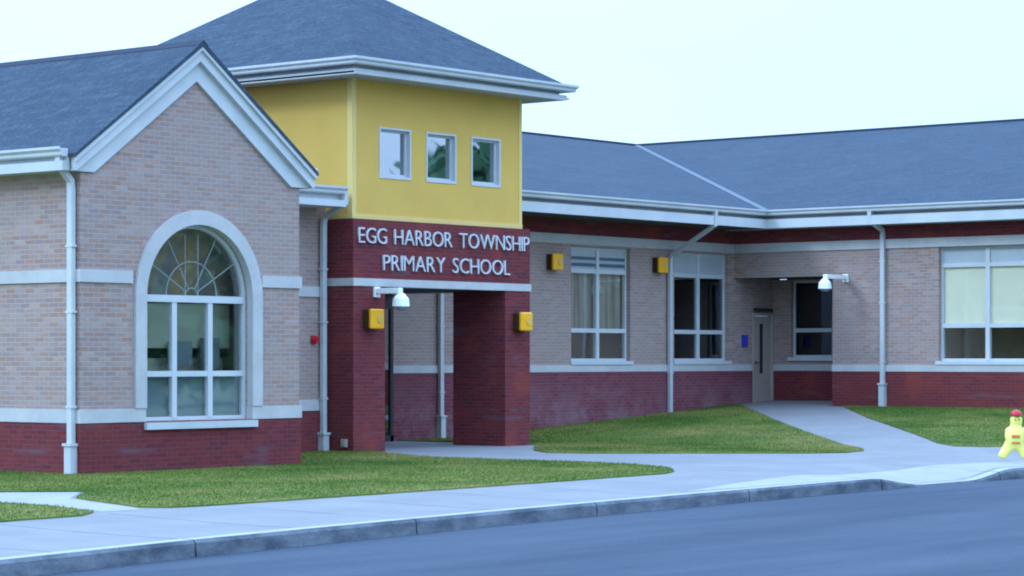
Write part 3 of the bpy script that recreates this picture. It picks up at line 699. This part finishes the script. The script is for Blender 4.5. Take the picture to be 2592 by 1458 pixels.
downspout([(31.30, 29.06, 4.38), (31.30, 29.06, 4.22), (31.36, 29.58, 4.0), (31.36, 29.62, 3.9), (31.36, 29.62, 0.0)], (1, 0, 0), boot=.30, lab='downspout beside the red entrance')
downspout([(45.42, 31.22, 4.80), (45.42, 31.22, 4.50), (45.42, 32.38, 3.86), (45.42, 32.42, 3.75), (45.42, 32.42, .36)], (1, 0, 0), lab='downspout with a long slanting offset between the two windows')
downspout([(47.43, 28.55, 4.80), (47.43, 28.55, 4.58), (47.96, 28.55, 4.40), (47.97, 28.55, 4.3), (47.97, 28.55, .6)], (0, 1, 0), boot=.42, lab='downspout on the right hand wing')
downspout([(37.68, 31.22, 4.80), (37.68, 31.22, 4.50), (37.68, 32.36, 3.9), (37.68, 32.42, 3.75), (37.68, 32.42, .02)], (1, 0, 0), boot=.42, lab='downspout seen through the entrance porch')

# ------------------------------------------------------------------ lettering on the brick band
SG = empty('sign', (33.9, 29.04, 3.1), 'raised white capital letters reading EGG HARBOR TOWNSHIP PRIMARY SCHOOL over the entrance', 'sign')
def line(text, x0, x1, z0, hc):
    glyphs = []; x = 0.0
    for ch in text:
        if ch == ' ': x += .40; continue
        cu = bpy.data.curves.new('letter', 'FONT'); cu.body = ch; cu.size = 1; cu.extrude = .015; cu.offset = -.008; cu.resolution_u = 3
        o = bpy.data.objects.new('tmp', cu); col.objects.link(o)
        me = bpy.data.meshes.new_from_object(o.evaluated_get(bpy.context.evaluated_depsgraph_get()))
        bpy.data.objects.remove(o); bpy.data.curves.remove(cu)
        n = len(me.vertices); a = np.empty(n * 3); me.vertices.foreach_get('co', a); a = a.reshape(-1, 3)
        wdt = a[:, 0].max() - a[:, 0].min(); a[:, 0] += x - a[:, 0].min(); glyphs.append((me, a)); x += wdt + .085
    x -= .085; sx = (x1 - x0) / x; sz = hc / .73
    for me, a in glyphs:
        b = np.stack([x0 + a[:, 0] * sx, 29.032 - a[:, 2] * 1.0, z0 + a[:, 1] * sz], 1)
        cx = float((b[:, 0].min() + b[:, 0].max()) / 2); b -= np.array([33.9, 29.04, 3.1])
        me.vertices.foreach_set('co', b.ravel()); me.update(); me.materials.clear(); me.materials.append(M['letters'])
        bm = bmesh.new(); bm.from_mesh(me); bmesh.ops.recalc_face_normals(bm, faces=bm.faces); bm.to_mesh(me); bm.free()
        me.name = 'letter'; o = bpy.data.objects.new('letter', me); col.objects.link(o); o.parent = SG
line('EGG HARBOR TOWNSHIP', 31.60, 36.22, 3.56, .285)
line('PRIMARY SCHOOL', 32.22, 35.66, 3.11, .285)

# ------------------------------------------------------------------ small fixtures
def make_lamp():
    r = empty('wall_lamp', (0, 0, 0))
    MB().box(-.185, .185, -.15, 0, -.18, .18).build('back_box', 'lampback', r, bevel=.02)
    mb = MB(); mb.box(-.19, .19, -.225, -.151, -.19, .19); mb.build('hood', 'lampyellow', r, bevel=.03)
    mb = MB(); mb.cyl((.06, -.237, 0), .085, .02, 'Y', 20); mb.build('lens', 'lamplens', r)
    return r
M['lampback'] = mat('dark_amber_housing', (.055, .03, .008), .6)
lp = make_lamp(); G = 'yellow wall lamps on the brickwork'
spots = [((31.90, 29.06, 2.27), 'yellow wall lamp on the left red brick pier of the entrance'),
         ((35.95, 29.06, 2.27), 'yellow wall lamp on the right red brick pier of the entrance'),
         ((41.28, 32.5, 3.60), 'yellow wall lamp on tan brick between the entrance and the louvred window'),
         ((45.02, 32.5, 3.64), 'yellow wall lamp on tan brick beside the slanting downspout')]
for i, (p_, lab) in enumerate(spots):
    o = lp if i == 0 else copy_tree(lp); o.location = p_; o.scale = (.9, .9, .9); tag(o, lab, 'wall lamp', G)
def make_cam(arm):
    r = empty('security_camera', (0, 0, 0))
    mb = MB(); mb.box(-.07, .07, -.05, 0, -.10, .08); mb.box(-.055, .055, -arm, -.05, -.04, .055); mb.build('arm', 'camwhite', r, bevel=.01)
    mb = MB(); mb.cyl((0, -arm, -.06), .03, .10, 'Z', 14); mb.cyl((0, -arm, -.13), .135, .09, 'Z', 24, r2=.06); mb.cyl((0, -arm, -.26), .15, .13, 'Z', 24, r2=.138); mb.build('housing', 'camwhite', r, smooth=True)
    mb = MB(); mb.dome((0, -arm, -.262), .11, .6, -1); mb.build('dome', 'camdome', r, smooth=True)
    return r
M['camdome'] = mat('smoky_dome', (.25, .30, .33), .1, spec=.6)
c_ = make_cam(.58); c_.location = (32.06, 29.06, 2.74); tag(c_, 'white dome security camera on an arm above the left entrance pier', 'security camera', 'white dome security cameras')
c2_ = make_cam(.88); c2_.location = (48.04, 29.52, 3.38); c2_.rotation_euler = (0, 0, R(-90)); tag(c2_, 'white dome security camera on an arm by the recessed door', 'security camera', 'white dome security cameras')
fb = empty('fire_bell', (31.18, 29.7, 1.92), 'small red fire alarm bell on the narrow brick wall beside the downspout', 'fire bell')
MB().box(31.13, 31.23, 29.66, 29.70, 1.84, 1.99).build('back_box', 'redpaint', fb, bevel=.008)
mb = MB(); mb.cyl((31.18, 29.60, 1.92), .05, .06, 'Y', 22, r2=.075); mb.build('gong', 'redpaint', fb, smooth=True)
bs = empty('plaque', (48.45, 32.5, 2.0), 'small blue plaque on the wall left of the recessed door', 'plaque')
MB().box(48.33, 48.57, 32.475, 32.5, 1.86, 2.14).build('sign_face', 'blue', bs, bevel=.004)
ub = empty('outlet_box', (31.5, 29.24, .16), 'small grey outlet box low on the dark side of the entrance pier', 'outlet box')
MB().box(31.44, 31.5, 29.18, 29.30, .09, .23).build('cover', 'door', ub, bevel=.01)
MB().box(31.43, 31.44, 29.205, 29.275, .12, .20).build('flap', 'door', ub)

# ------------------------------------------------------------------ yellow child shaped safety figure on the pavement
FX, FY = 35.79, 18.91; fz = float(hgt(FX, FY)) + .004
FG = empty('safety_figure', (FX, FY, fz), 'yellow moulded child shaped road safety figure with a red cap at the right edge', 'safety figure')
FG.rotation_euler = (0, 0, R(39.1 - 90))
def skin(name, verts, edges, rad, m_, parent, sub=2, flat=1.0):
    me = bpy.data.meshes.new(name); me.from_pydata(verts, edges, []); o = bpy.data.objects.new(name, me); col.objects.link(o)
    o.modifiers.new('s', 'SKIN'); sub_ = o.modifiers.new('u', 'SUBSURF'); sub_.levels = sub; sub_.render_levels = sub
    for i, r_ in enumerate(rad): me.skin_vertices[0].data[i].radius = r_ if isinstance(r_, tuple) else (r_, r_)
    me.skin_vertices[0].data[0].use_root = True
    ev = bpy.data.meshes.new_from_object(o.evaluated_get(bpy.context.evaluated_depsgraph_get())); bpy.data.objects.remove(o)
    if flat != 1.0:
        for v_ in ev.vertices: v_.co.y *= flat
    ev.materials.clear(); ev.materials.append(M[m_]); ev.polygons.foreach_set('use_smooth', [True] * len(ev.polygons)); ev.name = name
    o = bpy.data.objects.new(name, ev); col.objects.link(o); o.parent = parent; return o
V_ = [(0, 0, .33), (0, 0, .42), (0, 0, .50), (0.01, 0, .555), (.02, 0, .60), (.02, 0, .66), (.02, 0, .73),
      (-.09, 0, .27), (-.175, 0, .14), (-.225, -.01, .05), (.09, 0, .27), (.15, 0, .14), (.18, -.01, .05),
      (-.10, 0, .50), (-.125, -.03, .40), (-.09, -.08, .34), (.12, 0, .51), (.24, -.02, .50), (.34, -.03, .52)]
E_ = [(0, 1), (1, 2), (2, 3), (3, 4), (4, 5), (5, 6), (0, 7), (7, 8), (8, 9), (0, 10), (10, 11), (11, 12), (2, 13), (13, 14), (14, 15), (2, 16), (16, 17), (17, 18)]
RD = [.135, .145, .13, .085, .095, .11, .09, .085, .075, .08, .085, .075, .08, .075, .06, .045, .07, .055, .045]
skin('body', V_, E_, RD, 'figyellow', FG, flat=.8)
def local(mb, name, m_, parent, **kw):      # meshes given in the figure's own frame
    off = rootloc(parent); mb.v = [(v[0] + off.x, v[1] + off.y, v[2] + off.z) for v in mb.v]; return mb.build(name, m_, parent, **kw)
mb = MB(); mb.dome((.02, 0, .735), .092, .95, 1); mb.box(-.045, .085, -.16, -.05, .735, .75); local(mb, 'cap', 'redpaint', FG, smooth=True)
mb = MB(); mb.cyl((0, 0, .285), .128, .035, 'Z', 24); mb.v = [(v[0], v[1] * .75, v[2]) for v in mb.v]; local(mb, 'belt', 'figorange', FG)
mb = MB(); mb.box(-.07, .06, -.115, -.085, .38, .43); local(mb, 'chest_panel', 'figorange', FG, bevel=.006)
mb = MB(); mb.cyl((-.01, -.082, .665), .011, .012, 'Y', 10); local(mb, 'eye', 'darkmetal', FG)
mb = MB(); mb.cyl((.05, -.082, .665), .011, .012, 'Y', 10); local(mb, 'eye', 'darkmetal', FG)
mb = MB(); mb.cyl((.35, -.035, .36), .012, .50, 'Z', 10); local(mb, 'flag_pole', 'figyellow', FG)
mb = MB(); mb.box(.36, .58, -.04, -.03, .62, .84); local(mb, 'flag', 'redpaint', FG)

# ------------------------------------------------------------------ trees across the road (mirrored in the windows)
def tree(x, y, h_, rad, seed, lab, n=7500):
    rnd = np.random.RandomState(seed); r = empty('tree', (x, y, -.3), lab, 'tree', 'trees across the road')
    mb = MB(); 
    for k in range(7):
        a = rnd.uniform(0, 6.28); p0 = Vector((x, y, -.3 + h_ * .28)); p1 = Vector((x + math.cos(a) * rad * .6, y + math.sin(a) * rad * .6, h_ * rnd.uniform(.5, .85)))
        mb.sweep([p0, p0.lerp(p1, .5) + Vector((0, 0, .3)), p1], .16, .16, (0.3, 1, 0.1))
    mb.cyl((x, y, -.4), .34, h_ * .5, 'Z', 12, r2=.2); mb.build('trunk', 'bark', r)
    cl = rnd.normal(size=(60, 3)); cl /= np.linalg.norm(cl, axis=1)[:, None]; cl *= rnd.uniform(.35, .85, (60, 1)); cl *= np.array([rad, rad, h_ * .46]); cl[:, 2] += h_ * .50
    c = cl[rnd.randint(0, 60, n)] + rnd.normal(size=(n, 3)) * np.array([.5, .5, .42]) * rad * .32
    u = rnd.normal(size=(n, 3)); u /= np.linalg.norm(u, axis=1)[:, None]; w = np.cross(u, rnd.normal(size=(n, 3))); w /= np.linalg.norm(w, axis=1)[:, None]
    s_ = rnd.uniform(.35, .7, (n, 1)); P = np.stack([c - u * s_, c + w * s_ * .6, c + u * s_, c - w * s_ * .6], 1).reshape(-1, 3)
    me = bpy.data.meshes.new('crown'); me.from_pydata(P.tolist(), [], [(4 * i, 4 * i + 1, 4 * i + 2, 4 * i + 3) for i in range(n)]); me.materials.append(M['leaf'])
    o = bpy.data.objects.new('crown', me); col.objects.link(o); o.parent = r
TR = [(58, -30, 8.2, 4.6, 'at the end nearest the camera'), (64, -26, 7.6, 4.4, 'second along the row'), (70.5, -24, 8.6, 4.8, 'third along the row'), (76.5, -20, 7.8, 4.2, 'fourth along the row'),
      (89.6, -14.2, 11.6, 6.6, 'tallest of the row'), (83.6, -19.5, 9.9, 4.6, 'partly hidden by the tallest'), (97, -11, 9.0, 5.0, 'right of the tallest'), (104, -7, 8.4, 5.0, 'third from the far end'), (111, -2, 8.8, 5.0, 'second from the far end'), (118, 4, 8.2, 5.0, 'farthest of the row')]
for i, (x, y, h_, rd, w_) in enumerate(TR):
    tree(x, y, h_, rd, i + 3, 'leafy green tree behind the viewer beyond the road, ' + w_, 20000 if h_ > 11 else 7500)
